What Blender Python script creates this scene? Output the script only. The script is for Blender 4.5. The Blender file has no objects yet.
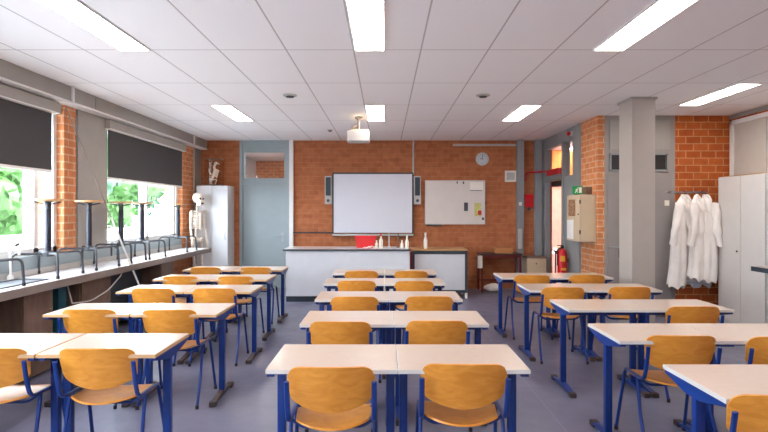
import bpy, bmesh, math, random
from mathutils import Vector, Matrix, noise
random.seed(7)
S = bpy.context.scene
C = S.collection
PI = math.pi

# ------------------------------------------------------------------ materials
def lin(c):
    return tuple(((v/255)/12.92 if v/255 <= .04045 else (((v/255)+.055)/1.055)**2.4) for v in c) + (1,)

def base_mat(name, rough=.5, metal=0, spec=.5):
    m = bpy.data.materials.new(name); m.use_nodes = True
    nt = m.node_tree; b = nt.nodes['Principled BSDF']
    b.inputs['Roughness'].default_value = rough
    b.inputs['Metallic'].default_value = metal
    b.inputs['Specular IOR Level'].default_value = spec
    return m, nt, b

def mat(name, rgb, rough=.5, metal=0, var=.06, scale=6, spec=.5, bump=0, stretch=(1,1,1), coat=0):
    """plain colour with a little procedural variation of the material itself"""
    m, nt, b = base_mat(name, rough, metal, spec)
    tc = nt.nodes.new('ShaderNodeTexCoord'); mp = nt.nodes.new('ShaderNodeMapping')
    mp.inputs['Scale'].default_value = stretch
    n = nt.nodes.new('ShaderNodeTexNoise'); n.inputs['Scale'].default_value = scale; n.inputs['Detail'].default_value = 4
    r = nt.nodes.new('ShaderNodeValToRGB')
    c = lin(rgb)
    r.color_ramp.elements[0].position = .3; r.color_ramp.elements[1].position = .7
    r.color_ramp.elements[0].color = tuple(v*(1-var) for v in c[:3])+(1,)
    r.color_ramp.elements[1].color = tuple(min(1, v*(1+var)) for v in c[:3])+(1,)
    L = nt.links.new
    L(tc.outputs['Object'], mp.inputs['Vector']); L(mp.outputs['Vector'], n.inputs['Vector'])
    L(n.outputs['Fac'], r.inputs['Fac']); L(r.outputs['Color'], b.inputs['Base Color'])
    if coat:
        b.inputs['Coat Weight'].default_value = coat; b.inputs['Coat Roughness'].default_value = .12
    if bump:
        bp = nt.nodes.new('ShaderNodeBump'); bp.inputs['Strength'].default_value = bump; bp.inputs['Distance'].default_value = .01
        L(n.outputs['Fac'], bp.inputs['Height']); L(bp.outputs['Normal'], b.inputs['Normal'])
    return m

def wood(name, c1, c2, rough=.35, stretch=(1.5, 6, 14)):
    m, nt, b = base_mat(name, rough)
    L = nt.links.new
    tc = nt.nodes.new('ShaderNodeTexCoord'); mp = nt.nodes.new('ShaderNodeMapping')
    oi = nt.nodes.new('ShaderNodeObjectInfo')
    va = nt.nodes.new('ShaderNodeVectorMath'); va.operation = 'ADD'
    sc = nt.nodes.new('ShaderNodeMath'); sc.operation = 'MULTIPLY'; sc.inputs[1].default_value = 31
    L(oi.outputs['Random'], sc.inputs[0]); L(tc.outputs['Object'], va.inputs[0]); L(sc.outputs[0], va.inputs[1])
    mp.inputs['Scale'].default_value = stretch
    L(va.outputs[0], mp.inputs['Vector'])
    n = nt.nodes.new('ShaderNodeTexNoise'); n.inputs['Scale'].default_value = 2.2; n.inputs['Detail'].default_value = 5; n.inputs['Distortion'].default_value = 1.6
    L(mp.outputs['Vector'], n.inputs['Vector'])
    r = nt.nodes.new('ShaderNodeValToRGB')
    r.color_ramp.elements[0].position = .32; r.color_ramp.elements[1].position = .72
    r.color_ramp.elements[0].color = lin(c2); r.color_ramp.elements[1].color = lin(c1)
    L(n.outputs['Fac'], r.inputs['Fac']); L(r.outputs['Color'], b.inputs['Base Color'])
    return m

def brick(name, c1, c2, mortar, w=.22, h=.095, ms=.009, rough=.8):
    m, nt, b = base_mat(name, rough, spec=.3)
    L = nt.links.new
    g = nt.nodes.new('ShaderNodeNewGeometry'); s = nt.nodes.new('ShaderNodeSeparateXYZ')
    a = nt.nodes.new('ShaderNodeMath'); a.operation = 'ADD'
    cb = nt.nodes.new('ShaderNodeCombineXYZ')
    L(g.outputs['Position'], s.inputs[0]); L(s.outputs['X'], a.inputs[0]); L(s.outputs['Y'], a.inputs[1])
    L(a.outputs[0], cb.inputs['X']); L(s.outputs['Z'], cb.inputs['Y'])
    t = nt.nodes.new('ShaderNodeTexBrick')
    t.inputs['Scale'].default_value = 1; t.inputs['Brick Width'].default_value = w; t.inputs['Row Height'].default_value = h
    t.inputs['Mortar Size'].default_value = ms; t.inputs['Mortar Smooth'].default_value = .3; t.inputs['Bias'].default_value = 0
    t.inputs['Color1'].default_value = lin(c1); t.inputs['Color2'].default_value = lin(c2); t.inputs['Mortar'].default_value = lin(mortar)
    L(cb.outputs[0], t.inputs['Vector'])
    n = nt.nodes.new('ShaderNodeTexNoise'); n.inputs['Scale'].default_value = 9; n.inputs['Detail'].default_value = 5
    L(cb.outputs[0], n.inputs['Vector'])
    mx = nt.nodes.new('ShaderNodeMix'); mx.data_type = 'RGBA'; mx.blend_type = 'MULTIPLY'; mx.inputs[0].default_value = .5
    rr = nt.nodes.new('ShaderNodeValToRGB'); rr.color_ramp.elements[0].position = .3; rr.color_ramp.elements[0].color = (.55,.55,.55,1)
    rr.color_ramp.elements[1].position = .65
    L(n.outputs['Fac'], rr.inputs['Fac'])
    L(t.outputs['Color'], mx.inputs[6]); L(rr.outputs['Color'], mx.inputs[7]); L(mx.outputs[2], b.inputs['Base Color'])
    bp = nt.nodes.new('ShaderNodeBump'); bp.inputs['Strength'].default_value = .4; bp.inputs['Distance'].default_value = .006; bp.invert = True
    L(t.outputs['Fac'], bp.inputs['Height']); L(bp.outputs['Normal'], b.inputs['Normal'])
    return m

def ceiling_mat():
    m, nt, b = base_mat('ceiling_tiles', .75, spec=.3)
    L = nt.links.new
    tc = nt.nodes.new('ShaderNodeNewGeometry'); mp = nt.nodes.new('ShaderNodeMapping')
    mp.inputs['Location'].default_value = (-.32+.6*20, -4.584+1.19*20, 0)
    t = nt.nodes.new('ShaderNodeTexBrick'); t.offset = 0; t.squash = 1
    t.inputs['Scale'].default_value = 1; t.inputs['Brick Width'].default_value = .6; t.inputs['Row Height'].default_value = 1.19
    t.inputs['Mortar Size'].default_value = .007; t.inputs['Mortar Smooth'].default_value = .1
    t.inputs['Color1'].default_value = lin((246,244,244)); t.inputs['Color2'].default_value = lin((248,246,246)); t.inputs['Mortar'].default_value = lin((194,188,186))
    L(tc.outputs['Position'], mp.inputs['Vector']); L(mp.outputs['Vector'], t.inputs['Vector']); L(t.outputs['Color'], b.inputs['Base Color'])
    n = nt.nodes.new('ShaderNodeTexNoise'); n.inputs['Scale'].default_value = 160
    L(tc.outputs['Position'], n.inputs['Vector'])
    bp = nt.nodes.new('ShaderNodeBump'); bp.inputs['Strength'].default_value = .1; bp.inputs['Distance'].default_value = .002
    L(n.outputs['Fac'], bp.inputs['Height']); L(bp.outputs['Normal'], b.inputs['Normal'])
    return m

def floor_mat():
    m, nt, b = base_mat('blue_grey_linoleum', .32, spec=.5)
    L = nt.links.new
    g = nt.nodes.new('ShaderNodeNewGeometry'); mp = nt.nodes.new('ShaderNodeMapping')
    mp.inputs['Location'].default_value = (40.7, -4.65+40, 0)
    t = nt.nodes.new('ShaderNodeTexBrick'); t.offset = 0
    t.inputs['Scale'].default_value = 1; t.inputs['Brick Width'].default_value = 2.0; t.inputs['Row Height'].default_value = 2.0
    t.inputs['Mortar Size'].default_value = .006
    t.inputs['Color1'].default_value = (1,1,1,1); t.inputs['Color2'].default_value = (.93,.93,.93,1); t.inputs['Mortar'].default_value = (1.25,1.22,1.2,1)
    L(g.outputs['Position'], mp.inputs['Vector']); L(mp.outputs['Vector'], t.inputs['Vector'])
    n = nt.nodes.new('ShaderNodeTexNoise'); n.inputs['Scale'].default_value = 1.7; n.inputs['Detail'].default_value = 8; n.inputs['Roughness'].default_value = .7
    L(g.outputs['Position'], n.inputs['Vector'])
    r = nt.nodes.new('ShaderNodeValToRGB'); r.color_ramp.elements[0].position = .3; r.color_ramp.elements[1].position = .7
    r.color_ramp.elements[0].color = lin((96,98,119)); r.color_ramp.elements[1].color = lin((120,121,143))
    L(n.outputs['Fac'], r.inputs['Fac'])
    mx = nt.nodes.new('ShaderNodeMix'); mx.data_type = 'RGBA'; mx.blend_type = 'MULTIPLY'; mx.inputs[0].default_value = 1
    L(r.outputs['Color'], mx.inputs[6]); L(t.outputs['Color'], mx.inputs[7]); L(mx.outputs[2], b.inputs['Base Color'])
    n2 = nt.nodes.new('ShaderNodeTexNoise'); n2.inputs['Scale'].default_value = 6; n2.inputs['Detail'].default_value = 4
    L(g.outputs['Position'], n2.inputs['Vector'])
    mr = nt.nodes.new('ShaderNodeMapRange'); mr.inputs['To Min'].default_value = .24; mr.inputs['To Max'].default_value = .42
    L(n2.outputs['Fac'], mr.inputs['Value']); L(mr.outputs[0], b.inputs['Roughness'])
    return m

def glass_mat(name, tint=(1,1,1), refl=.08):
    m = bpy.data.materials.new(name); m.use_nodes = True
    nt = m.node_tree; nt.nodes.clear(); L = nt.links.new
    o = nt.nodes.new('ShaderNodeOutputMaterial'); mx = nt.nodes.new('ShaderNodeMixShader')
    t = nt.nodes.new('ShaderNodeBsdfTransparent'); g = nt.nodes.new('ShaderNodeBsdfGlossy')
    t.inputs['Color'].default_value = (*tint, 1); g.inputs['Roughness'].default_value = .03
    ge = nt.nodes.new('ShaderNodeNewGeometry'); dt = nt.nodes.new('ShaderNodeVectorMath'); dt.operation = 'DOT_PRODUCT'
    ab = nt.nodes.new('ShaderNodeMath'); ab.operation = 'ABSOLUTE'; om = nt.nodes.new('ShaderNodeMath'); om.operation = 'SUBTRACT'; om.inputs[0].default_value = 1
    pw = nt.nodes.new('ShaderNodeMath'); pw.operation = 'POWER'; pw.inputs[1].default_value = 5
    f = nt.nodes.new('ShaderNodeMath'); f.operation = 'MULTIPLY_ADD'; f.inputs[1].default_value = .8; f.inputs[2].default_value = .03
    L(ge.outputs['Normal'], dt.inputs[0]); L(ge.outputs['Incoming'], dt.inputs[1]); L(dt.outputs['Value'], ab.inputs[0]); L(ab.outputs[0], om.inputs[1])
    L(om.outputs[0], pw.inputs[0]); L(pw.outputs[0], f.inputs[0])
    L(f.outputs[0], mx.inputs[0]); L(t.outputs[0], mx.inputs[1]); L(g.outputs[0], mx.inputs[2]); L(mx.outputs[0], o.inputs['Surface'])
    return m

def emit(name, rgb, strength):
    m = bpy.data.materials.new(name); m.use_nodes = True
    nt = m.node_tree; b = nt.nodes['Principled BSDF']
    b.inputs['Base Color'].default_value = (.8,.8,.8,1)
    b.inputs['Emission Color'].default_value = (*rgb, 1); b.inputs['Emission Strength'].default_value = strength
    return m

M = dict(
    ceil=ceiling_mat(), floor=floor_mat(),
    brick=brick('orange_brick', (188,116,76), (174,102,64), (186,126,90), ms=.006),
    brick_r=brick('deep_orange_brick', (200,104,48), (178,86,38), (206,150,100), w=.225, h=.108, ms=.008),  # deeper brick tone: the warmer light on the right put into the colour
    brick_l=brick('light_orange_brick', (216,140,92), (202,124,76), (218,176,142), w=.225, h=.09, ms=.010),  # paler brick tone: brighter light put into the colour
    grey=mat('grey_paint', (140,144,145), .45, var=.03),
    lgrey=mat('light_grey_paint', (188,186,182), .5, var=.03),
    warmgrey=mat('warm_grey_paint', (154,147,142), .5, var=.03),
    fascia=mat('warm_grey_panel', (160,156,149), .5, var=.03),
    door=mat('blue_grey_door', (150,164,168), .4, var=.03),
    dgrey=mat('dark_grey', (62,66,72), .5),
    white=mat('white_paint', (232,231,228), .4, var=.02),
    cab=mat('white_cabinet', (214,217,220), .35, var=.02),
    locker=mat('pale_locker', (205,200,196), .38, var=.02),
    blind=mat('charcoal_blind', (66,64,66), .8, var=.05, scale=40),
    desk=mat('beige_laminate', (210,192,177), .3, var=.025, scale=30, coat=.6),
    edge=mat('white_edge', (212,210,208), .4, var=.02),
    edge_tan=mat('tan_edge', (205,165,120), .5),
    blue=mat('blue_powder_coat', (14,52,128), .35, var=.05),
    dblue=mat('navy_powder_coat', (26,30,48), .35, var=.05),
    black=mat('black_plastic', (30,28,30), .5),
    capbrown=mat('worn_dark_cap', (70,58,56), .55, var=.25, scale=20),
    ply=wood('beech_plywood', (232,160,66), (214,138,46), .36, (3, 3, 9)),
    stoolwood=wood('stool_wood', (205,160,110), (185,135,85), .4),
    brownwood=wood('brown_board', (128,104,88), (108,86,72), .5, (3,3,1)),
    darkwood=wood('dark_table', (70,48,40), (52,36,32), .4),
    worktop=mat('worktop_laminate', (226,226,228), .22, var=.03, coat=.3),
    benchfront=mat('bench_front', (206,209,214), .4, var=.03),
    wtedge=mat('worktop_edge', (132,122,116), .45),
    dtop=mat('dark_edge', (52,62,72), .4),
    red=mat('red_plastic', (204,10,24), .4),
    redframe=mat('dark_red_tube', (110,24,28), .4),
    redpipe=mat('red_pipe', (190,32,36), .45),
    card=mat('cardboard', (190,130,80), .8),
    beige=mat('beige_cabinet', (200,180,150), .45, var=.03),
    paper=mat('paper', (236,230,220), .8),
    poster=mat('brown_poster', (150,110,80), .7, var=.6, scale=30),
    bone=mat('bone', (236,226,212), .55, var=.12, scale=18),
    dark=mat('black_void', (26,22,24), .6),
    coat=mat('white_cotton', (238,233,228), .85, var=.04, scale=10, bump=.2),
    coat2=mat('blue_white_cotton', (196,198,206), .85, var=.12, scale=14, bump=.2, stretch=(1,1,6)),
    steel=mat('steel', (175,178,182), .28, metal=.9),
    board=mat('projection_surface', (214,216,226), .35, var=.01),
    wboard=mat('whiteboard', (218,210,204), .25, var=.02),
    greensign=mat('green_sign', (10,150,80), .5, var=.02),
    teal=mat('teal_panel', (34,96,112), .5),
    radiator=mat('dark_teal_metal', (38,52,62), .5),
    note=mat('yellow_green_print', (206,200,120), .7, var=.3, scale=40), doorgrey=mat('door_warm_grey', (146,139,136), .45, var=.03),
    yellow=mat('yellow_label', (238,170,50), .6),
    orangewall=mat('orange_plaster', (232,150,78), .7),
    plaster=mat('pink_plaster', (226,196,176), .7),
    warmglow=mat('cream_plastic', (236,214,170), .4),
    glass=glass_mat('clear_glass'), glass_case=glass_mat('case_glass', (.96,.93,.9)),
    leaf=mat('leaves', (76,118,56), .6, var=.35, scale=1.4),
    leaf2=mat('dark_leaves', (44,88,52), .6, var=.35, scale=1.4),
    bark=mat('bark', (90,72,58), .9),
    paving=mat('pale_paving', (176,174,174), .8),
    outwall=mat('white_render', (190,188,194), .8),
    lamp=emit('lamp_diffuser', (1,.92,.86), 10),
    frost=mat('frosted_panel', (196,192,184), .3, var=.03), frost2=mat('pale_blue_panel', (214,220,226), .3, var=.03),
    red_cap=mat('red_cap', (200,30,40), .5), milk=mat('milky_plastic', (228,226,214), .35),
)

# ------------------------------------------------------------------ mesh helpers
def box(bm, x0, y0, z0, x1, y1, z1, bev=0, mi=0):
    r = bmesh.ops.create_cube(bm, size=1)
    vs = r['verts']
    for v in vs:
        v.co = Vector((x0+(v.co.x+.5)*(x1-x0), y0+(v.co.y+.5)*(y1-y0), z0+(v.co.z+.5)*(z1-z0)))
    fs = set(f for v in vs for f in v.link_faces)
    for f in fs: f.material_index = mi
    if bev:
        es = set(e for v in vs for e in v.link_edges)
        bmesh.ops.bevel(bm, geom=list(es), offset=bev, segments=2, profile=.7, affect='EDGES')
    return bm

def ring(bm, c, t, nrm, bn, rx, ry, n):
    return [bm.verts.new(c + nrm*(math.cos(2*PI*k/n)*rx) + bn*(math.sin(2*PI*k/n)*ry)) for k in range(n)]

def smooth_path(pts, rad=.03, seg=4):
    pts = [Vector(p) for p in pts]
    if len(pts) < 3 or rad <= 0: return pts
    out = [pts[0]]
    for i in range(1, len(pts)-1):
        a, b, c = pts[i-1], pts[i], pts[i+1]
        r1 = min(rad, (a-b).length*.48); r2 = min(rad, (c-b).length*.48)
        p = b+(a-b).normalized()*r1; q = b+(c-b).normalized()*r2
        for k in range(seg+1):
            t = k/seg
            out.append(p*(1-t)**2 + b*2*t*(1-t) + q*t*t)
    out.append(pts[-1]); return out

def tube(bm, pts, r=.011, n=8, rad=.03, ry=None, up=Vector((1,0,0)), taper=None):
    P = smooth_path(pts, rad)
    rings = []
    prev = None
    for i, p in enumerate(P):
        t = (P[min(i+1, len(P)-1)] - P[max(i-1, 0)]).normalized()
        nrm = up - t*up.dot(t)
        if nrm.length < .15:
            u2 = Vector((0,1,0)); nrm = u2 - t*u2.dot(t)
            if nrm.length < .15: nrm = Vector((0,0,1)) - t*t.z
        nrm.normalize()
        if prev is not None:
            pr = prev - t*prev.dot(t)
            if pr.length > .1: nrm = pr.normalized()
        prev = nrm
        bn = t.cross(nrm)
        k = 1 if taper is None else (taper[0]+(taper[1]-taper[0])*i/(len(P)-1))
        rings.append(ring(bm, p, t, nrm, bn, r*k, (ry or r)*k, n))
    for a, b in zip(rings, rings[1:]):
        for k in range(n):
            bm.faces.new((a[k], a[(k+1)%n], b[(k+1)%n], b[k]))
    bm.faces.new(rings[0][::-1]); bm.faces.new(rings[-1])
    return bm

def lathe(bm, prof, cx=0, cy=0, n=20, mi=0):
    rings = []
    for r, z in prof:
        rings.append([bm.verts.new((cx+r*math.cos(2*PI*k/n), cy+r*math.sin(2*PI*k/n), z)) for k in range(n)])
    for a, b in zip(rings, rings[1:]):
        for k in range(n):
            f = bm.faces.new((a[k], a[(k+1)%n], b[(k+1)%n], b[k])); f.material_index = mi
    bm.faces.new(rings[0][::-1]).material_index = mi; bm.faces.new(rings[-1]).material_index = mi
    return bm

def prism(bm, poly, axis, a, b):
    """poly: 2-D outline; axis 'x','y','z' extrusion from a to b"""
    def P(u, v, w):
        return {'x': (w, u, v), 'y': (u, w, v), 'z': (u, v, w)}[axis]
    A = [bm.verts.new(P(u, v, a)) for u, v in poly]; B = [bm.verts.new(P(u, v, b)) for u, v in poly]
    n = len(poly)
    for k in range(n): bm.faces.new((A[k], A[(k+1)%n], B[(k+1)%n], B[k]))
    bm.faces.new(A[::-1]); bm.faces.new(B)
    return bm

def shell(bm, nu, nv, fn, th):
    """thin solid sheet: fn(u,v)->Vector, u in -1..1, v in 0..1"""
    G = [[fn(-1+2*i/nu, j/nv) for i in range(nu+1)] for j in range(nv+1)]
    def nr(j, i):
        a = G[j][min(i+1, nu)]-G[j][max(i-1, 0)]; b = G[min(j+1, nv)][i]-G[max(j-1, 0)][i]
        c = a.cross(b); return c.normalized() if c.length > 1e-9 else Vector((0,0,1))
    T = [[bm.verts.new(G[j][i]+nr(j,i)*th/2) for i in range(nu+1)] for j in range(nv+1)]
    B = [[bm.verts.new(G[j][i]-nr(j,i)*th/2) for i in range(nu+1)] for j in range(nv+1)]
    for j in range(nv):
        for i in range(nu):
            bm.faces.new((T[j][i], T[j][i+1], T[j+1][i+1], T[j+1][i]))
            bm.faces.new((B[j][i], B[j+1][i], B[j+1][i+1], B[j][i+1]))
    for i in range(nu):
        bm.faces.new((T[0][i], B[0][i], B[0][i+1], T[0][i+1])); bm.faces.new((T[nv][i], T[nv][i+1], B[nv][i+1], B[nv][i]))
    for j in range(nv):
        bm.faces.new((T[j][0], T[j+1][0], B[j+1][0], B[j][0])); bm.faces.new((T[j][nu], B[j][nu], B[j+1][nu], T[j+1][nu]))
    return bm

def ball(bm, c, rx, ry, rz, sub=2):
    r = bmesh.ops.create_icosphere(bm, subdivisions=sub, radius=1)
    for v in r['verts']: v.co = Vector((c[0]+v.co.x*rx, c[1]+v.co.y*ry, c[2]+v.co.z*rz))
    return bm

def B(): return bmesh.new()

def obj(name, bm, m, parent=None, loc=None, smooth=False, rotz=0):
    bmesh.ops.recalc_face_normals(bm, faces=bm.faces)
    me = bpy.data.meshes.new(name); bm.to_mesh(me); bm.free()
    for x in (m if isinstance(m, (list, tuple)) else [m]): me.materials.append(x)
    if smooth:
        for p in me.polygons: p.use_smooth = True
        me.set_sharp_from_angle(angle=math.radians(40))
    o = bpy.data.objects.new(name, me); C.objects.link(o)
    if parent: o.parent = parent
    if loc: o.location = loc
    o.rotation_euler.z = rotz
    return o

def thing(name, label, cat, loc=(0,0,0), rotz=0, group=None):
    o = bpy.data.objects.new(name, None); C.objects.link(o); o.empty_display_size = .1
    o.location = loc; o.rotation_euler = (0,0,rotz)
    o['label'] = label; o['category'] = cat
    if group: o['group'] = group
    return o

def tag(o, label, cat, group=None):
    o['label'] = label; o['category'] = cat
    if group: o['group'] = group
    return o

def struct(name, bm, m, parent=None, smooth=False):
    o = obj(name, bm, m, parent, smooth=smooth)
    if not parent: o['kind'] = 'structure'
    return o

def sroot(name, loc=(0,0,0)):
    o = bpy.data.objects.new(name, None); C.objects.link(o); o.location = loc; o['kind'] = 'structure'; return o

def dup(root, loc, rotz=0, label=None, group=None):
    r = root.copy(); C.objects.link(r); r.location = loc; r.rotation_euler = (0,0,rotz)
    if label: r['label'] = label
    if group: r['group'] = group
    for ch in list(root.children):
        c = ch.copy(); C.objects.link(c); c.parent = r
        for g in list(ch.children):
            d = g.copy(); C.objects.link(d); d.parent = c
    return r

# ------------------------------------------------------------------ camera
F = 515.0; CX = 385.0; CY = 211.0; EYE = 1.58
cam = bpy.data.cameras.new('camera'); co = bpy.data.objects.new('camera', cam); C.objects.link(co)
co.location = (0, 0, EYE); co.rotation_euler = (PI/2, 0, 0)
cam.sensor_width = 36; cam.lens = F/768*36; cam.shift_x = (384-CX)/768; cam.shift_y = -(216-CY)/768
cam.clip_start = .05; cam.clip_end = 200
S.camera = co
def at(px, py, d): return Vector(((px-CX)*d/F, d, EYE-(py-CY)*d/F))

# ------------------------------------------------------------------ room shell
H = 3.015; YB = 10.48; XL = -3.8; XR = 5.2; YR = -1.2; XS = 3.2; YP = 7.74
struct('floor', box(B(), -4.1, YR-.2, -.1, 5.4, 15.6, 0), M['floor'])
struct('ceiling', box(B(), -4.1, YR-.2, H, 5.4, YB+.2, H+.1), M['ceil'])
# back wall (opening for door_1 between x=-2.95 and -1.86)
struct('wall_back', box(B(), -4.1, YB, 0, -2.95, YB+.2, H), M['brick'])
struct('wall_back', box(B(), -1.86, YB, 0, 3.4, YB+.2, H), M['brick'])
struct('wall_rear', box(B(), -4.1, YR-.2, 0, 5.4, YR, H), M['white'])
# right wall and perpendicular wall
struct('wall_right', box(B(), XR, YR, 0, XR+.2, YP+.2, H), M['brick_r'])
struct('wall_right_front', box(B(), 4.36, YP, 0, XR, YP+.2, H), M['brick_r'])
# side wall: brick pier, frame above
struct('wall_side', box(B(), XS, YP, 0, XS+.1, 8.40, H), M['brick_l'])
# grey joinery wall in the plane X = XS, from 8.40 to YB, with door opening and transoms
j = sroot('door_2')
fr = B()
box(fr, XS, 10.28, 0, XS+.1, YB, H)
box(fr, XS, 9.20, 0, XS+.1, 9.26, 2.80)
box(fr, XS, 8.40, 0, XS+.1, 8.79, H)
box(fr, XS, 8.79, 2.80, XS+.1, 10.28, H)
box(fr, XS, 9.26, 2.16, XS+.1, 10.28, 2.36)
box(fr, XS, 8.79, 0, XS+.1, 9.20, 2.2)
obj('door_frame', fr, M['grey'], j)
fr = B(); box(fr, XS-.03, 8.40, 0, XS-.001, 8.50, H); box(fr, XS-.03, 9.195, 0, XS-.001, 9.255, H-.2); box(fr, XS-.03, 9.2, 2.2, XS-.001, 10.28, 2.26)
obj('architrave', fr, M['grey'], j)
obj('transom_glass', box(B(), XS+.04, 9.26, 2.36, XS+.05, 10.28, 2.80), M['glass'], j)
obj('side_glass', box(B(), XS+.04, 8.79, 2.2, XS+.05, 9.20, 2.8), M['glass'], j)
obj('door_closer', box(B(), XS+.1, 9.3, 2.06, XS+.24, 10.2, 2.158), M['dark'], j)
# corridor behind the joinery
struct('wall_corridor', box(B(), XS+.1, 12.2, 0, 5.4, 12.3, H), M['plaster'])
struct('wall_corridor', box(B(), 5.2, YP+.2, 0, 5.4, 12.2, H), M['brick_r'])
struct('trim_1', box(B(), XS+.1, 12.1, 2.22, 5.2, 12.19, H), M['orangewall'])
struct('ceiling_corridor', box(B(), XS+.1, YB+.2, H, 5.4, 12.3, H+.1), M['ceil'])
# posts on back wall
struct('trim_2', box(B(), 2.67, YB-.08, 0, 2.81, YB-.001, H-.001), M['grey'])
struct('trim_3', box(B(), 3.03, YB-.10, 0, 3.17, YB-.001, H-.001), M['grey'])
# grey double door (door_3) in perpendicular wall
j = sroot('door_3')
fr = B()
box(fr, 3.30, YP, 0, 4.36, YP+.12, H)
obj('door_frame', fr, M['warmgrey'], j)
for x0, x1 in ((3.34, 3.80), (3.84, 4.30)):
    lf = obj('door_leaf', box(B(), x0, YP-.02, .01, x1, YP-.001, 2.14, .003), M['doorgrey'], j)
    obj('upper_panel', box(B(), x0+.03, YP-.02, 2.5, x1-.03, YP-.001, 2.94, .003), M['fascia'], j)
    g_ = B(); box(g_, x0+.05, YP-.03, 2.20, x1-.18 if x0 < 3.5 else x1-.10, YP-.001, 2.42, .002)
    obj('vent_window', g_, M['dark'], j)
    fr = B(); w0, w1 = x0+.03, (x1-.16 if x0 < 3.5 else x1-.08)
    box(fr, w0, YP-.035, 2.18, w0+.02, YP-.001, 2.44); box(fr, w1, YP-.035, 2.18, w1+.02, YP-.001, 2.44)
    box(fr, w0, YP-.035, 2.42, w1+.02, YP-.001, 2.445); box(fr, w0, YP-.035, 2.175, w1+.02, YP-.001, 2.20)
    obj('window_frame', fr, M['grey'], j)
hb = B(); tube(hb, [(3.36, YP-.02, 1.04), (3.36, YP-.06, 1.04), (3.72, YP-.06, 1.04), (3.72, YP-.02, 1.04)], .009, rad=.015)
obj('push_bar', hb, M['steel'], j)
hb = B(); box(hb, 3.50, YP-.03, .88, 3.54, YP-.02, 1.02); obj('lock_plate', hb, M['dgrey'], j)
obj('door_sticker', box(B(), 4.19, YP-.024, 1.66, 4.26, YP-.0205, 1.74), M['paper'], j)
struct('wall_side_end', box(B(), XS+.1, YP, 0, 3.30, YP+.12, H), M['brick_r'])

# free standing column
col = struct('pillar', box(B(), 3.11, 6.48, 0, 3.40, 6.84, H-.001, .006), mat('pillar_paint', (178,170,162), .5, var=.02))
struct('trim_4', box(B(), 3.09, 6.46, H-.03, 3.42, 6.86, H-.002), M['fascia'])

# left wall: low wall, piers, frames
struct('wall_left', box(B(), -4.1, YR, 0, XL, YB, .9), M['brick'])
struct('wall_left_sill', box(B(), -4.1, YR, .9, XL+.02, YB-.4, 1.10), M['door'])
struct('wall_left_lintel', box(B(), -4.1, YR, 2.72, XL, YB, H), M['fascia'])
struct('wall_left_pier', box(B(), -4.1, 6.05, 1.10, XL+.03, 6.28, 2.83), M['brick_l'])
struct('wall_left_pier', box(B(), -4.1, 6.31, 1.10, XL+.04, 6.97, 2.83), M['fascia'])
struct('trim_5', box(B(), -4.0, 6.28, 1.10, XL+.0, 6.31, 2.83), M['dgrey'])
struct('wall_left_pier', box(B(), -4.1, 9.58, .9, XL+.03, 10.12, 2.83), M['brick_l'])
struct('wall_left_pier', box(B(), -4.1, 10.12, .9, XL+.06, YB, 2.83), M['fascia'])
# fascia box along ceiling
fa = struct('trim_6', box(B(), -4.0, YR, 2.845, -3.62, YB-.001, H-.001), M['fascia'])
struct('trim_7', box(B(), -3.98, YR, 2.825, -3.615, YB-.002, 2.845), M['white'])
for yy in (5.94, 9.72):
    b_ = B(); tube(b_, [(-3.60, yy, 2.83), (-3.60, yy, H-.002)], .018); struct('trim_8', b_, M['white'])
struct('trim_9', box(B(), -3.612, 6.42, 2.85, -3.608, 6.44, H-.01), M['grey'])

def window(n, y0, y1, mull, z0=1.10, z1=2.83):
    r = sroot('window_%d' % n)
    b_ = B(); w = .06
    xs0, xs1 = -3.98, -3.86
    box(b_, xs0, y0, z0, xs1, y0+w, z1); box(b_, xs0, y1-w, z0, xs1, y1, z1)
    box(b_, xs0, y0, z0, xs1, y1, z0+.07); box(b_, xs0, y0, z1-.06, xs1, y1, z1)
    for m_ in mull: box(b_, xs0, m_, z0, xs1, m_+.07, z1)
    obj('window_frame', b_, M['white'], r)
    obj('window_pane', box(B(), -3.93, y0+.02, z0+.02, -3.925, y1-.02, z1-.02), M['glass'], r)
    return r
window(1, 2.9, 6.05, [5.66])
window(2, 6.97, 9.58, [8.33, 9.40])
window(4, -1.1, 2.85, [.9])
# roller blinds
def blind(y0, y1, label, group='charcoal roller blinds'):
    t = thing('roller_blind', label, 'blind', (-3.74, (y0+y1)/2, 2.69), 0, group)
    h = (y1-y0)/2
    obj('cassette', box(B(), -.06, -h, 0, .05, h, .12, .012), M['fascia'], t)
    obj('cassette_edge', box(B(), -.04, -h, -.012, .052, h, .002), M['white'], t)
    obj('blind_fabric', box(B(), -.012, -h+.05, -.65, -.006, h-.05, -.012), M['blind'], t)
    obj('bottom_bar', box(B(), -.02, -h+.05, -.68, .002, h-.05, -.65, .004), M['white'], t)
    g_ = B(); box(g_, -.03, -h+.0, -.9, .01, -h+.04, -.012); box(g_, -.03, h-.04, -.9, .01, h, -.012)
blind(2.95, 5.84, 'charcoal roller blind half down over the window nearest the camera, left of the brick pier')
blind(6.92, 9.56, 'charcoal roller blind half down over the far window, beyond the grey column panel')
blind(-1.0, 2.85, 'charcoal roller blind half down beside the camera position')

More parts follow.
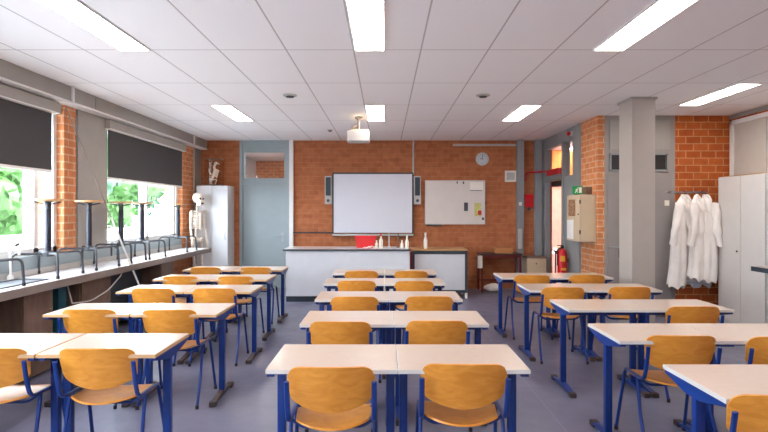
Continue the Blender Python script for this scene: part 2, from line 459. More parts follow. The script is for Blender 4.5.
# back-left door with transom
j = sroot('door_1')
fr = B()
box(fr, -2.95, YB-.04, 0, -2.89, YB+.1, H-.001); box(fr, -2.01, YB-.04, 0, -1.94, YB+.1, H-.001)
box(fr, -2.89, YB-.02, 2.82, -2.01, YB+.1, H-.001); box(fr, -2.89, YB-.02, 2.12, -2.01, YB+.1, 2.20)
obj('door_frame', fr, M['door'], j)
fr = B(); 
box(fr, -2.89, YB, 2.2, -2.85, YB+.05, 2.82); box(fr, -2.05, YB, 2.2, -2.01, YB+.05, 2.82); box(fr, -2.85, YB, 2.2, -2.05, YB+.05, 2.25); box(fr, -2.85, YB, 2.77, -2.05, YB+.05, 2.82)
obj('transom_frame', fr, M['door'], j)
obj('transom_glass', box(B(), -2.85, YB+.02, 2.25, -2.05, YB+.026, 2.77), M['glass'], j)
lf = obj('door_leaf', box(B(), -2.885, YB, .01, -2.015, YB+.045, 2.115, .003), M['door'], j)
hb = B(); tube(hb, [(-2.08, YB, 1.06), (-2.08, YB-.05, 1.06), (-2.19, YB-.05, 1.06)], .009, rad=.015); box(hb, -2.105, YB-.012, .96, -2.06, YB-.001, 1.14, .003)
obj('door_handle', hb, M['steel'], lf)
struct('trim_10', box(B(), -1.94, YB-.06, 0, -1.86, YB+.1, H-.001), M['white'])
# room behind the transom
struct('wall_beyond', box(B(), -4.6, 15.2, 0, -1.2, 15.4, 3.05), M['brick_l'])  # paler brick copy chosen to brighten this far wall
struct('wall_beyond_left', box(B(), -3.95, YB+.2, 0, -3.80, 15.2, 3.05), M['cab'])
struct('wall_beyond_right', box(B(), -1.75, YB+.2, 0, -1.6, 15.2, 3.05), M['cab'])
struct('ceiling_beyond', box(B(), -4.6, YB+.2, 3.05, -1.2, 15.4, 3.12), M['white'])

# framed glazing on the right wall
j = sroot('window_3')
fr = B()
x0, x1 = XR-.05, XR-.001
box(fr, x0, 7.64, 1.0, x1, 7.70, 2.92); box(fr, x0, 4.2, 2.86, x1, 7.70, 2.92); box(fr, x0, 4.2, 1.0, x1, 4.26, 2.92)
box(fr, x0, 4.2, .95, x1, 7.70, 1.0)
obj('window_frame', fr, M['white'], j)
obj('window_pane', box(B(), XR-.02, 7.0, 1.0, XR-.002, 7.64, 2.86), M['frost'], j)
obj('window_pane', box(B(), XR-.02, 4.26, 1.0, XR-.002, 6.98, 2.86), M['frost2'], j)  # both panes opaque, the glazing's reflections put into their colours
struct('trim_11', box(B(), XR-.03, YR, H-.06, XR-.001, YP-.001, H-.001), M['fascia'])

# wall conduits
b_ = B(); tube(b_, [(.575, YB-.02, 2.32), (.575, YB-.02, H-.005)], .018); struct('trim_12', b_, M['lgrey'])
struct('trim_13', box(B(), 1.38, YB-.04, 2.90, 2.66, YB-.001, 2.94), M['lgrey'])
struct('trim_14', box(B(), -1.86, YB-.03, 1.13, -1.02, YB-.001, 1.155), M['dgrey'])

# ------------------------------------------------------------------ ceiling lights and fittings
def ceiling_light(x, y0, label):
    t = thing('ceiling_light', label, 'ceiling light', (x, y0+.595, H), 0, 'recessed ceiling light panels')
    fr = B(); w, h = .125, .59
    box(fr, -w-.012, -h-.005, -.012, -w, h+.005, -.001); box(fr, w, -h-.005, -.012, w+.012, h+.005, -.001)
    box(fr, -w, -h-.005, -.012, w, -h+.008, -.001); box(fr, -w, h-.008, -.012, w, h+.005, -.001)
    obj('lamp_frame', fr, M['white'], t)
    obj('diffuser', box(B(), -w+.001, -h+.009, -.008, w-.001, h-.009, -.002), M['lamp'], t)
    obj('centre_rib', box(B(), -.004, -h+.009, -.011, .004, h-.009, -.0085), M['white'], t)
    return t
LX = [(-2.22, 'left'), (-.135, 'middle'), (1.985, 'right')]
rows = [(3.394, 'nearer of the two visible'), (6.964, 'farther of the two visible')]
for x, s in LX:
    for y, w in rows:
        sd = {'left': 'on the window side', 'middle': 'above the middle desks', 'right': 'on the pillar side'}[s]
        ceiling_light(x, y, 'long bright ceiling panel, %s %s' % (w.replace(' of the two visible', ' one'), sd))
    ceiling_light(x, -.176, 'long bright ceiling panel overhead %s, out of view' % {'left': 'window side', 'middle': 'middle', 'right': 'pillar side'}[s])
ceiling_light(4.10, 5.774, 'long bright ceiling panel between the pillar and the lockers')
ceiling_light(4.10, 2.204, 'long bright ceiling panel above the right-hand wall bench')
ceiling_light(4.3, 10.95, 'farther ceiling panel in the corridor behind the pillar')  # added to brighten the corridor
for x_, n_ in ((-3.5, 'leftmost'), (-3.0, 'second from left'), (-2.5, 'third from left'), (-2.0, 'rightmost')):  # panels added out of sight to brighten the room beyond
    t = ceiling_light(x_, 10.95, '%s ceiling panel in the room behind the transom' % n_); t.location.z = 3.05
def detector(px, py, d, r, label, name='ceiling_vent', cat='ceiling fitting'):
    p = at(px, py, d)
    t = thing(name, label, cat, (p.x, d, H))
    obj('flange', lathe(B(), [(r, -.001), (r, -.01), (r*.8, -.018)], n=24), M['lgrey'], t, smooth=True)
    obj('core', lathe(B(), [(r*.6, -.018), (r*.55, -.03), (r*.2, -.034)], n=20), M['dgrey'], t, smooth=True)
detector(290, 95.5, 6.37, .085, 'round grey ceiling fitting on the window side of the middle light')
detector(483, 95.8, 6.37, .085, 'round grey ceiling fitting on the pillar side of the middle light')
detector(330, 130, 9.1, .05, 'small round detector on the ceiling left of the projector', 'smoke_detector', 'smoke detector')

# projector
t = thing('projector', 'cream projector hanging on a short pole from the ceiling before the screen', 'projector', (-.40, 7.86, H))
b_ = B(); lathe(b_, [(.06, -.001), (.06, -.02), (.02, -.05), (.018, -.2), (.05, -.225)], n=16); obj('mount_pole', b_, M['wtedge'], t, smooth=True)
pb = obj('projector_body', box(B(), -.175, -.14, -.385, .165, .14, -.225, .02), mat('projector_shell', (176,172,170), .5), t)
obj('top_cover', box(B(), -.12, -.12, -.232, .15, .12, -.205, .01), M['warmglow'], t)  # lamplight on the projector top put in as a cream slab
obj('lens', lathe(B(), [(.0455, -.34), (.0455, -.30)], .04, .12, 16), M['dgrey'], t)
b_ = B(); tube(b_, [(-.09, -.05, -.225), (-.09, -.05, -.17), (-.02, 0, -.12)], .012); obj('mount_arm', b_, M['brownwood'], t)

# ------------------------------------------------------------------ desks
def make_desk(label, tan):
    """origin: floor, middle of the front edge; +y goes away from the camera"""
    t = thing('school_desk', label, 'desk', (0,0,0), 0, 'two-tone school desks in rows')
    W, D, Z = .347, .52, .747
    obj('tabletop', box(B(), -W+.004, .004, Z-.022, W-.004, D-.004, Z, .0), M['desk'], t)
    e = B()
    box(e, -W, 0, Z-.022, W, .0038, Z-.0015); box(e, -W, D-.0038, Z-.022, W, D, Z-.0015)
    box(e, -W, .0038, Z-.022, -W+.0038, D-.0038, Z-.0015); box(e, W-.0038, .0038, Z-.022, W, D-.0038, Z-.0015)
    obj('edge_band', e, M['edge_tan'] if tan else M['edge'], t)
    for s in (-1, 1):
        r_ = B()
        prism(r_, [(.01, Z-.023), (D-.01, Z-.023), (D-.01, Z-.04), (D*.5+.06, Z-.085), (D*.5-.06, Z-.085), (.01, Z-.04)], 'x', s*(W-.006), s*(W-.012))
        box(r_, min(s*(W-.045), s*(W-.008)), .012, Z-.04, max(s*(W-.045), s*(W-.008)), D-.012, Z-.024)
        obj('side_rail', r_, M['blue'], t)
        l_ = B(); x = s*(W-.036)
        box(l_, x-.024, D/2-.02, .045, x+.024, D/2+.02, Z-.042, .008); obj('leg', l_, M['blue'], t, smooth=True)
        f_ = B(); prism(f_, [(.04, .022), (D-.04, .022), (D-.04, .034), (D*.5, .062), (.04, .034)], 'x', x-.022, x+.022)
        fo = obj('foot', f_, M['capbrown'] if tan else M['blue'], t)
        for a, bb in ((.0, .06), (D-.06, D)):
            obj('foot_cap', box(B(), x-.026, a, .0, x+.026, bb, .04, .007), M['capbrown'], fo, smooth=True)
    c_ = B(); box(c_, -W+.05, D/2-.012, Z-.095, W-.05, D/2+.012, Z-.05, .004); obj('cross_rail', c_, M['blue'], t)
    return t
RN = ['nearest', 'second-nearest', 'third', 'fourth', 'farthest']
cols = {
 'left': ('window-side', [(2.99, -1.335), (4.14, -1.355), (5.30, -1.375), (6.25, -1.43), (7.25, -1.455)]),
 'mid': ('middle', [(2.70, .763), (3.78, .763), (4.83, .73), (5.88, .688), (6.84, .69)]),
 'right': ('pillar-side', [(2.28, 2.90), (3.30, 2.895), (4.34, 2.945), (5.40, 2.91), (6.42, 2.85)]),
}
proto = {}
for key, (cn, lst) in cols.items():
    for i, (d, xr) in enumerate(lst):
        gap = .010 if key == 'left' else .0025
        cs = [xr-.347-.694-gap, xr-.347]
        if key == 'right' and i == 0: cs = cs[:1]
        for k, cx in enumerate(cs):
            side = ('left', 'right')[k]
            lab = '%s desk on blue T-legs, %s one of the %s pair in the %s column' % ('pale-topped' if key == 'left' else 'beige-topped', side, RN[i], cn)
            tan = key == 'left'
            if tan not in proto:
                proto[tan] = make_desk(lab, tan); proto[tan].location = (cx, d, 0)
            else:
                dup(proto[tan], (cx, d, 0), 0, lab)

# ------------------------------------------------------------------ chairs
def make_chair(label):
    t = thing('school_chair', label, 'chair', (0,0,0), 0, 'plywood school chairs at the desks')
    def back(u, v):
        a = abs(u)
        cr = 0
        if a > .72: cr = .055*(1-math.sqrt(max(0, 1-((a-.72)/.28)**2)))
        zt = .793 - .012*u*u - cr
        cb = 0
        if a > .85: cb = .02*(1-math.sqrt(max(0, 1-((a-.85)/.15)**2)))
        zb = .543 + .060*min(1, a)**2 + cb
        z = zb + (zt-zb)*v
        x = u*(.213 + .012*v)
        y = -.185 - (z-.56)*.24 + .055*u*u
        return Vector((x, y, z))
    obj('backrest', shell(B(), 28, 12, back, .011), M['ply'], t, smooth=True)
    def seat(u, v):
        a = abs(u)
        hw = .188 + .026*math.sin(min(1, v*1.15)*PI/2)
        if v > .9: hw -= .03*((v-.9)/.1)**2
        y0 = -.205 + .085*a**2.2; y1 = .205 - .03*a**3
        y = y0 + (y1-y0)*v
        z = .452 + .016*u*u - .010*math.sin(v*PI) - (.022*((v-.8)/.2)**2 if v > .8 else 0) + .012*(1-v)**3
        return Vector((u*hw, y, z))
    obj('seat', shell(B(), 20, 16, seat, .011), M['ply'], t, smooth=True)
    for s in (-1, 1):
        x = s*.222
        b_ = B()
        tube(b_, [(s*.222, -.222, .715), (s*.222, -.200, .60), (x, -.165, .492), (x, -.10, .482), (x, .105, .478)], .014, 8, rad=.05, ry=.010, up=Vector((1,0,0)))
        obj('side_frame', b_, M['blue'], t, smooth=True)
        for pts in ([(x, -.065, .474), (s*.228, -.12, .25), (s*.236, -.235, .012)], [(x, .09, .478), (x+s*.002, .125, .462), (s*.240, .235, .012)]):
            b_ = B(); tube(b_, pts, .0115, 8, rad=.04); lg = obj('leg', b_, M['blue'], t, smooth=True)
            p = pts[-1]; c_ = B(); lathe(c_, [(.014, 0), (.014, .03)], p[0], p[1], 10); obj('leg_cap', c_, M['black'], lg)
    for y in (-.085, .11):
        b_ = B(); tube(b_, [(-.222, y, .474), (-.16, y, .43), (.16, y, .43), (.222, y, .474)], .009, 8, rad=.03, up=Vector((0,1,0))); obj('seat_bearer', b_, M['blue'], t, smooth=True)
    return t
chairs = [
 ('mid', 0, 'left', -.272, 2.83, .015), ('mid', 0, 'right', .414, 2.88, -.02),
 ('mid', 1, 'left', -.314, 3.90, 0), ('mid', 1, 'right', .374, 3.93, 0),
 ('mid', 2, 'left', -.277, 4.97, .01), ('mid', 2, 'right', .41, 4.99, 0),
 ('mid', 3, 'left', -.316, 6.06, 0), ('mid', 3, 'right', .33, 6.03, -.01),
 ('mid', 4, 'left', -.305, 6.99, 0), ('mid', 4, 'right', .34, 6.99, 0),
 ('left', 0, 'left', -2.27, 3.18, .05), ('left', 0, 'right', -1.633, 3.18, .03),
 ('left', 1, 'left', -2.357, 4.35, 0), ('left', 1, 'right', -1.706, 4.34, .02),
 ('left', 2, 'left', -2.36, 5.48, 0), ('left', 2, 'right', -1.733, 5.48, .02),
 ('left', 3, 'left', -2.47, 6.46, 0), ('left', 3, 'right', -1.79, 6.45, 0),
 ('left', 4, 'left', -2.51, 7.45, 0), ('left', 4, 'right', -1.80, 7.45, 0),
 ('right', 0, 'left', 1.735, 2.43, -.03),
 ('right', 1, 'left', 1.862, 3.49, -.04), ('right', 1, 'right', 2.48, 3.46, 0),
 ('right', 2, 'right', 2.524, 4.49, 0),
 ('right', 3, 'left', 1.83, 5.555, -.02), ('right', 3, 'right', 2.49, 5.58, 0),
 ('right', 4, 'left', 1.80, 6.56, 0), ('right', 4, 'right', 2.46, 6.58, 0),
]
cproto = None
for key, i, side, x, y, rz in chairs:
    x += {'mid': -.008 if side == 'left' else .004, 'left': (-.045, -.035, -.025, -.025, -.02)[i], 'right': ((.0, .045, .05, .03, .02) if side == 'left' else (0, .05, .055, .075, .05))[i]}[key]
    lab = 'orange plywood chair on blue tubes, %s seat of the %s row in the %s column' % (side, RN[i], cols[key][0])
    if key == 'right' and i == 2: lab = 'orange plywood chair, the only seat at the third row in the pillar-side column'
    if key == 'right' and i == 0: lab = 'orange plywood chair at the nearest desk in the pillar-side column, cut by the frame'
    if cproto is None:
        cproto = make_chair(lab); cproto.location = (x, y, 0); cproto.rotation_euler.z = rz
    else: dup(cproto, (x, y, 0), rz, lab)

# ------------------------------------------------------------------ window-side worktop, stools, sink, pole
t = thing('worktop', 'long pale worktop running along the window wall under the stools', 'worktop', (-3.5, 4, 0))
obj('worktop_slab', box(B(), XL+.021+3.5, -5.1, .86, -3.24+3.5, 5.54, .90, .003), M['worktop'], t)
obj('front_edge', box(B(), -3.24+3.5, -5.1, .82, -3.215+3.5, 5.54, .898, .003), M['wtedge'], t)
obj('rear_upstand', box(B(), XL+.021+3.5, -5.1, .901, XL+.04+3.5, 5.54, .96, .002), M['lgrey'], t)
sk = thing('sink', 'dark rectangular sink rim let into the window worktop near the camera', 'sink', (-3.50, 4.72, .90))
b_ = B(); w, h = .16, .40
box(b_, -w, -h, .0005, -w+.03, h, .010); box(b_, w-.03, -h, .0005, w, h, .010); box(b_, -w, -h, .0005, w, -h+.03, .010); box(b_, -w, h-.03, .0005, w, h, .010)
obj('rim', b_, M['dgrey'], sk); obj('basin', box(B(), -w+.03, -h+.03, .0005, w-.03, h-.03, .003), M['dtop'], sk)
tp = thing('lab_tap', 'white laboratory tap with black lever at the sink under the window', 'tap', (-3.71, 5.1, .90))
b_ = B(); tube(b_, [(0,0,.001), (0,0,.30), (.05,-.02,.33), (.11,-.03,.30), (.11,-.03,.25)], .011, rad=.03); obj('spout', b_, M['white'], tp, smooth=True)
b_ = B(); tube(b_, [(0,0,.31), (.03,.08,.35)], .013); obj('lever', b_, M['black'], tp, smooth=True)
obj('tap_base', lathe(B(), [(.03,0),(.03,.03),(.016,.05)], n=14), M['white'], tp, smooth=True)

def make_stool(label):
    t = thing('lab_stool', label, 'stool', (0,0,0), 0, 'tall pedestal stools standing on the window worktop')
    obj('seat', lathe(B(), [(.135,.782),(.15,.788),(.15,.80),(.145,.806)], n=28), M['stoolwood'], t, smooth=True)
    b_ = B(); lathe(b_, [(.03,.70),(.03,.765),(.05,.78)], n=14)
    for k in range(4):
        a = k*PI/2+.4
        tube(b_, [(.02*math.cos(a), .02*math.sin(a), .75), (.12*math.cos(a), .12*math.sin(a), .775)], .008)
    obj('seat_bracket', b_, M['dgrey'], t, smooth=True)
    obj('column', lathe(B(), [(.032,.24),(.032,.69),(.026,.70)], n=18), M['dblue'], t, smooth=True)
    obj('hub', lathe(B(), [(.03,.205),(.055,.21),(.055,.25),(.04,.265)], n=18), M['dgrey'], t, smooth=True)
    for k in range(4):
        a = k*PI/2 + PI/4
        c, s = math.cos(a), math.sin(a)
        b_ = B(); tube(b_, [(.04*c,.04*s,.235), (.315*c,.315*s,.25), (.33*c,.33*s,.012)], .0125, rad=.06)
        lg = obj('leg', b_, M['dgrey'], t, smooth=True)
        obj('leg_cap', lathe(B(), [(.016,0),(.016,.03)], .33*c, .33*s, 10), M['black'], lg)
    return t
st_l = ['nearest the camera, cut off at its side', 'before the brick pier by the near window', 'before the grey column panel', 'at the near end of the far window',
        'in the middle of the far window', 'farthest along, at the corner end']
sp = None
for k, (px, lab) in enumerate(zip((-22, 48, 89, 121, 142, 178), st_l)):
    X = -3.515 if k != 3 else -3.53
    d = X*F/(px-CX)
    lab = 'tall wood-seated stool on the window worktop, ' + lab
    if sp is None: sp = make_stool(lab); sp.location = (X, d, .90); sp.rotation_euler.z = .0
    else: dup(sp, (X, d, .90), [0,.05,-.04,.06,-.05,.04][k], lab)

# window pole leaning
b_ = B(); p0 = Vector((-3.08, 6.95, .0)); p1 = Vector((-3.565, 5.75, 2.74))
tp = thing('window_pole', 'long thin pole leaning from the floor against the box above the windows', 'pole', p0)
tube(b_, [Vector((0,0,.0)), (p1-p0)*.55], .011); obj('lower_rod', b_, M['white'], tp, smooth=True)
b_ = B(); tube(b_, [(p1-p0)*.55, p1-p0], .007); obj('upper_rod', b_, M['wtedge'], tp, smooth=True)

# below the worktop
def base_cab(y0, y1, z0, z1, m, label, name='base_cabinet', x0=-3.77, x1=-3.30):
    t = thing(name, label, 'cabinet', (x0, (y0+y1)/2, z0)); h = (y1-y0)/2; w = x1-x0
    obj('carcass', box(B(), 0, -h, 0, w-.02, h, z1-z0, .003), m, t)
    obj('door', box(B(), w-.018, -h+.005, .01, w, h-.005, z1-z0-.01, .003), m, t)
    b_ = B(); tube(b_, [(w, h-.06, (z1-z0)*.6), (w+.02, h-.06, (z1-z0)*.6), (w+.02, h-.06, (z1-z0)*.6+.1), (w, h-.06, (z1-z0)*.6+.1)], .005, rad=.01); obj('handle', b_, M['wtedge'], t)
base_cab(4.70, 5.12, .02, .85, M['brownwood'], 'brown wooden base cabinet under the window worktop, nearest the camera')
base_cab(5.60, 6.20, .02, .85, M['brownwood'], 'brown wooden base cabinet under the worktop below the brick pier')
base_cab(7.60, 8.05, .02, .85, M['brownwood'], 'brown wooden base cabinet under the far half of the worktop')
rd = thing('radiator', 'dark teal radiator under the far half of the window worktop', 'radiator', (-3.72, 7.0, .12))
for zz in (.12, .58): 
    b_ = B(); tube(b_, [(.08, -.52, zz-.02), (.08, .52, zz-.02)], .022); obj('header_pipe', b_, M['radiator'], rd, smooth=True)
obj('radiator_panel', box(B(), .0, -.55, -.02, .06, .55, .64, .01), M['radiator'], rd)
obj('front_panel', box(B(), .11, -.55, -.02, .15, .55, .64, .01), M['radiator'], rd)
for yy in (-.4, .4): obj('bracket', box(B(), .0, yy-.02, -.12, .12, yy+.02, -.02), M['radiator'], rd)
rd2 = dup(rd, (-3.72, 3.75, .12), 0, 'dark teal radiator under the near end of the window worktop')
tag(obj('wall_board', box(B(), -3.77, 5.36, .02, -3.40, 5.50, .85, .004), M['teal']), 'narrow teal board standing under the worktop beside the brown cabinet', 'board')
b_ = B(); tube(b_, [(-3.25, 5.35, .62), (-3.2, 5.6, .60), (-3.22, 6.0, .66), (-3.26, 6.35, .78)], .007, rad=.1)
tube(b_, [(-3.26, 6.35, .78), (-3.27, 6.4, .819)], .007); tube(b_, [(-3.25, 5.35, .62), (-3.27, 5.3, .819)], .007)
tag(obj('loose_cable', b_, M['lgrey'], smooth=True), 'pale cable sagging below the front edge of the window worktop', 'cable')

# ------------------------------------------------------------------ skeleton model in the corner
sk = thing('skeleton_model', 'cream anatomical skeleton model standing in the corner beyond the worktop end', 'skeleton model', (-3.55, 9.78, 0), 1.1)
b_ = B(); ball(b_, (0,.01,1.83), .088, .112, .10, 3); box(b_, -.052, -.115, 1.68, .052, -.0, 1.79, .02)
hd = obj('skull', b_, M['bone'], sk, smooth=True)
for s in (-1, 1): obj('eye_socket', ball(B(), (s*.034, -.094, 1.81), .02, .016, .021), M['dark'], hd)
obj('mouth', ball(B(), (0, -.116, 1.725), .032, .008, .016), M['dark'], hd)
b_ = B(); tube(b_, [(0,.02,1.75), (0,.04,1.5), (0,.07,1.2), (0,.04,.98)], .02, n=8, rad=.1); obj('spine', b_, M['bone'], sk, smooth=True)
rc = B()
for k in range(9):
    z = 1.57-.036*k; w = .09+.045*math.sin((k+1)/10*PI); dd = .07+.03*math.sin((k+1)/10*PI)
    tube(rc, [(w*math.sin(a), .04-dd*math.cos(a)*1.0+dd*.0, z-.03*abs(math.cos(a/2))) for a in [q/14*2*PI for q in range(15)]], .0155, n=6, rad=0)
box(rc, -.018, -.075, 1.22, .018, -.055, 1.55, .005)
obj('rib_cage', rc, M['bone'], sk, smooth=True)
b_ = B(); tube(b_, [(-.17,.0,1.58), (0,-.04,1.57), (.17,.0,1.58)], .013, n=6); box(b_, -.15,.05,1.42,-.05,.07,1.57,.01); box(b_, .05,.05,1.42,.15,.07,1.57,.01); obj('shoulder_girdle', b_, M['bone'], sk, smooth=True)
b_ = B()
tube(b_, [(.12*math.sin(a)*(1), .03+.07*math.cos(a), 1.02+.05*abs(math.sin(a))) for a in [q/12*2*PI for q in range(13)]], .026, n=7, rad=0); obj('pelvis', b_, M['bone'], sk, smooth=True)
for s in (-1, 1):
    b_ = B(); tube(b_, [(s*.16,0,1.57), (s*.175,.01,1.28), (s*.18,-.04,1.02)], .019, n=7, rad=.02); ar = obj('arm', b_, M['bone'], sk, smooth=True)
    hb = B()
    box(hb, s*.18-.025, -.055, .95, s*.18+.025, -.035, 1.02, .006)
    for q in range(4): tube(hb, [(s*.18-.02+q*.013, -.045, .95), (s*.18-.024+q*.015, -.055, .90), (s*.18-.024+q*.015, -.05, .87-.008*(q in (1,2)))], .005, n=5)
    tube(hb, [(s*.18-s*.025, -.05, 1.0), (s*.18-s*.05, -.06, .95)], .006, n=5)
    obj('hand', hb, M['bone'], ar, smooth=True)
    b_ = B(); tube(b_, [(s*.10,.02,1.02), (s*.09,.0,.56), (s*.09,.02,.12)], .026, n=8, rad=.02); ball(b_, (s*.09, 0, .56), .035,.035,.04); lg = obj('leg', b_, M['bone'], sk, smooth=True)
    obj('foot', box(B(), s*.09-.035, -.14, .075, s*.09+.035, .06, .12, .015), M['bone'], lg, smooth=True)
b_ = B(); tube(b_, [(0,.12,.04), (0,.12,1.0), (0,.06,1.05)], .012); obj('stand_pole', b_, M['steel'], sk)
obj('stand_base', box(B(), -.2, -.16, .0, .2, .22, .04, .01), M['dgrey'], sk)

# tall cabinet at back left
t = thing('tall_cabinet', 'tall pale blue-white cupboard against the back wall beside the grey door', 'cabinet', (-3.37, 10.03, 0))
obj('carcass', box(B(), -.305, .02, 0, .305, .44, 2.075, .004), M['cab'], t)
for s in (-1, 1):
    x0, x1 = (-.303, -.002) if s < 0 else (.002, .303)
    dr = obj('door', box(B(), x0, 0, .03, x1, .019, 2.07, .003), M['cab'], t)
    if s > 0:
        b_ = B(); tube(b_, [(.26, 0, 1.03), (.26, -.03, 1.03), (.26, -.03, 1.14), (.26, 0, 1.14)], .006, rad=.01); obj('handle', b_, M['grey'], dr)
# display case
dc = thing('display_case', 'brown-tinted glass case with a small white animal skeleton on top of the cupboard', 'display case', (-3.38, 10.2, 2.076))
obj('case_base', box(B(), -.16, -.12, 0, .16, .12, .025, .003), M['brownwood'], dc)
g_ = B(); box(g_, -.155, -.115, .026, .155, .115, .52); obj('glass_cover', g_, M['glass_case'], dc)
obj('case_frame', box(box(B(), -.16, -.12, .521, .16, .12, .53), -.16, .11, .026, -.15, .12, .52), M['brownwood'], dc)
b_ = B()
tube(b_, [(-.06,0,.10), (-.02,0,.20), (.02,0,.30), (-.01,0,.38), (.02,0,.43)], .024, rad=.05); ball(b_, (.03,0,.45), .035,.025,.03); tube(b_, [(.05,0,.45),(.10,0,.43)], .008)
for k in range(5):
    z = .20+.03*k; tube(b_, [(.0+.01*k-.05,-.02,z-.02),(.0+.01*k,.0,z+.01),(.0+.01*k+.06,-.02,z-.03)], .012)
tube(b_, [(-.06,0,.12),(.06,-.02,.13),(.02,-.02,.027)], .009); tube(b_, [(-.05,0,.11),(-.10,0,.16),(-.04,0,.028)], .009); tube(b_, [(-.02,0,.2),(-.09,-.02,.26),(-.11,0,.34)], .008)
obj('animal_skeleton', b_, M['bone'], dc, smooth=True)

# ------------------------------------------------------------------ front wall furniture
# demonstration bench
t = thing('demonstration_bench', 'long pale-fronted teacher bench below the projection board', 'bench', (-.67, 8.94, 0))
L0, L1 = -1.77+.67, .43+.67
obj('bench_top', box(B(), L0, -.02, .89, L1, .68, .92, .004), M['worktop'], t)
obj('top_edge', box(B(), L0, -.026, .886, L1, -.021, .919), M['dtop'], t)
for k in range(3):
    x0 = L0+.05+k*(L1-L0-.05)/3; x1 = L0+.05+(k+1)*(L1-L0-.05)/3
    obj('front_panel', box(B(), x0, .0, .10, x1, .02, .886, .0015), M['benchfront'], t)
obj('carcass', box(B(), L0+.05, .021, .10, L1, .62, .885), M['benchfront'], t)
obj('plinth', box(B(), L0+.05, .03, 0, L1, .58, .10), M['dtop'], t)
b_ = B(); tube(b_, [(-1.77, 8.95, .84), (-1.71, 8.925, .5), (-1.82, 8.92, .06), (-1.80, 8.92, .012)], .006, rad=.05)
tag(obj('bench_cable', b_, M['grey'], smooth=True), 'thin grey cable hanging down the left end of the teacher bench', 'cable')
# second bench
t = thing('side_bench', 'shorter bench with dark frame around a white front panel, right of the long bench', 'bench', (.99, 9.3, 0))
obj('bench_top', box(B(), -.51, -.02, .865, .51, .6, .888, .003), M['stoolwood'], t)
f_ = B(); box(f_, -.50, 0, .80, .50, .56, .862, .002); box(f_, -.50, 0, .10, -.455, .56, .80); box(f_, .455, 0, .10, .50, .56, .80); box(f_, -.455, .0, .10, .455, .56, .15)
obj('frame', f_, M['dtop'], t)
obj('front_panel', box(B(), -.454, .012, .152, .454, .03, .798), M['benchfront'], t)
for s in (-1, 1):
    obj('foot', box(B(), s*.478-.022, .0, 0, s*.478+.022, .06, .098, .004), M['white'], t); obj('foot', box(B(), s*.478-.022, .5, 0, s*.478+.022, .56, .098, .004), M['white'], t)
tag(obj('wooden_post', box(B(), .445, 9.12, 0, .482, 9.2, .86, .003), M['redframe']), 'narrow red-brown upright in the gap between the two benches', 'post')

# items on the bench
r_ = thing('red_tray', 'bright red plastic basin leaning on the teacher bench below the board', 'tray', (-.35, 9.15, .92))
def basin(u, v):
    return Vector((u*(.15+.04*v), .05-.0*v+.05*v+.01*u*u, .004+.20*v))
obj('tray_body', shell(B(), 12, 6, basin, .02), M['red'], r_, smooth=True)
obj('tray_bottom', box(B(), -.15, .045, .001, .15, .15, .03, .01), M['red'], r_)
b_ = B(); tube(b_, [(-.195, .105, .205), (.195, .105, .205)], .014); obj('tray_rim', b_, M['red'], r_, smooth=True)
def cloth(u, v):
    return Vector((u*.13, -.05+v*.09, .008+.03*math.exp(-((u-.2)**2)*3)*(.5+.5*math.sin(v*4+u*5))+.012*abs(math.sin(u*6))))
tag(obj('white_cloth', shell(B(), 16, 8, cloth, .006), M['paper'], loc=(-.26, 9.08, .921), smooth=True), 'crumpled white cloth lying in front of the red basin', 'cloth')
def bottle(px, d, h, r, body, capm, label, name='bottle'):
    X = (px-CX)*d/F
    z0 = .92 if px < 411 else .888
    t = thing(name, label, 'bottle', (X, d, z0+.0005))
    obj('bottle_body', lathe(B(), [(r*.9,0),(r,.01),(r,h*.55),(r*.45,h*.72),(r*.4,h*.85)], n=16), body, t, smooth=True)
    obj('cap', lathe(B(), [(r*.5,h*.85),(r*.5,h),(r*.3,h+.004)], n=12), capm, t, smooth=True)
bottle(381, 9.15, .25, .035, M['milk'], M['red_cap'], 'milky bottle with red cap beside the red basin')
bottle(376.5, 9.25, .13, .03, M['milk'], M['milk'], 'small pale jar between red basin and red-capped bottle')
bottle(402, 9.15, .14, .026, M['milk'], M['white'], 'low white bottle near the right end of the teacher bench')
bottle(407, 9.12, .22, .032, M['milk'], M['white'], 'taller white bottle at the right end of the teacher bench')
bottle(425.5, 9.45, .29, .036, M['white'], M['white'], 'tall white squeeze bottle standing alone on the shorter bench')
def gooseneck(px, m, label):
    X = (px-CX)*9.3/F
    t = thing('bench_tap', label, 'tap', (X, 9.3, .9205))
    obj('tap_base', lathe(B(), [(.03,0),(.025,.02),(.016,.03)], n=12), m, t, smooth=True)
    b_ = B(); tube(b_, [(0,0,.02),(0,0,.26),(0,-.10,.26),(0,-.10,.20)], .011, rad=.05); obj('spout', b_, m, t, smooth=True)
gooseneck(389, M['lgrey'], 'pale gooseneck tap on the teacher bench right of the red-capped bottle')
gooseneck(398, M['brownwood'], 'dark gooseneck tap on the teacher bench near its right end')

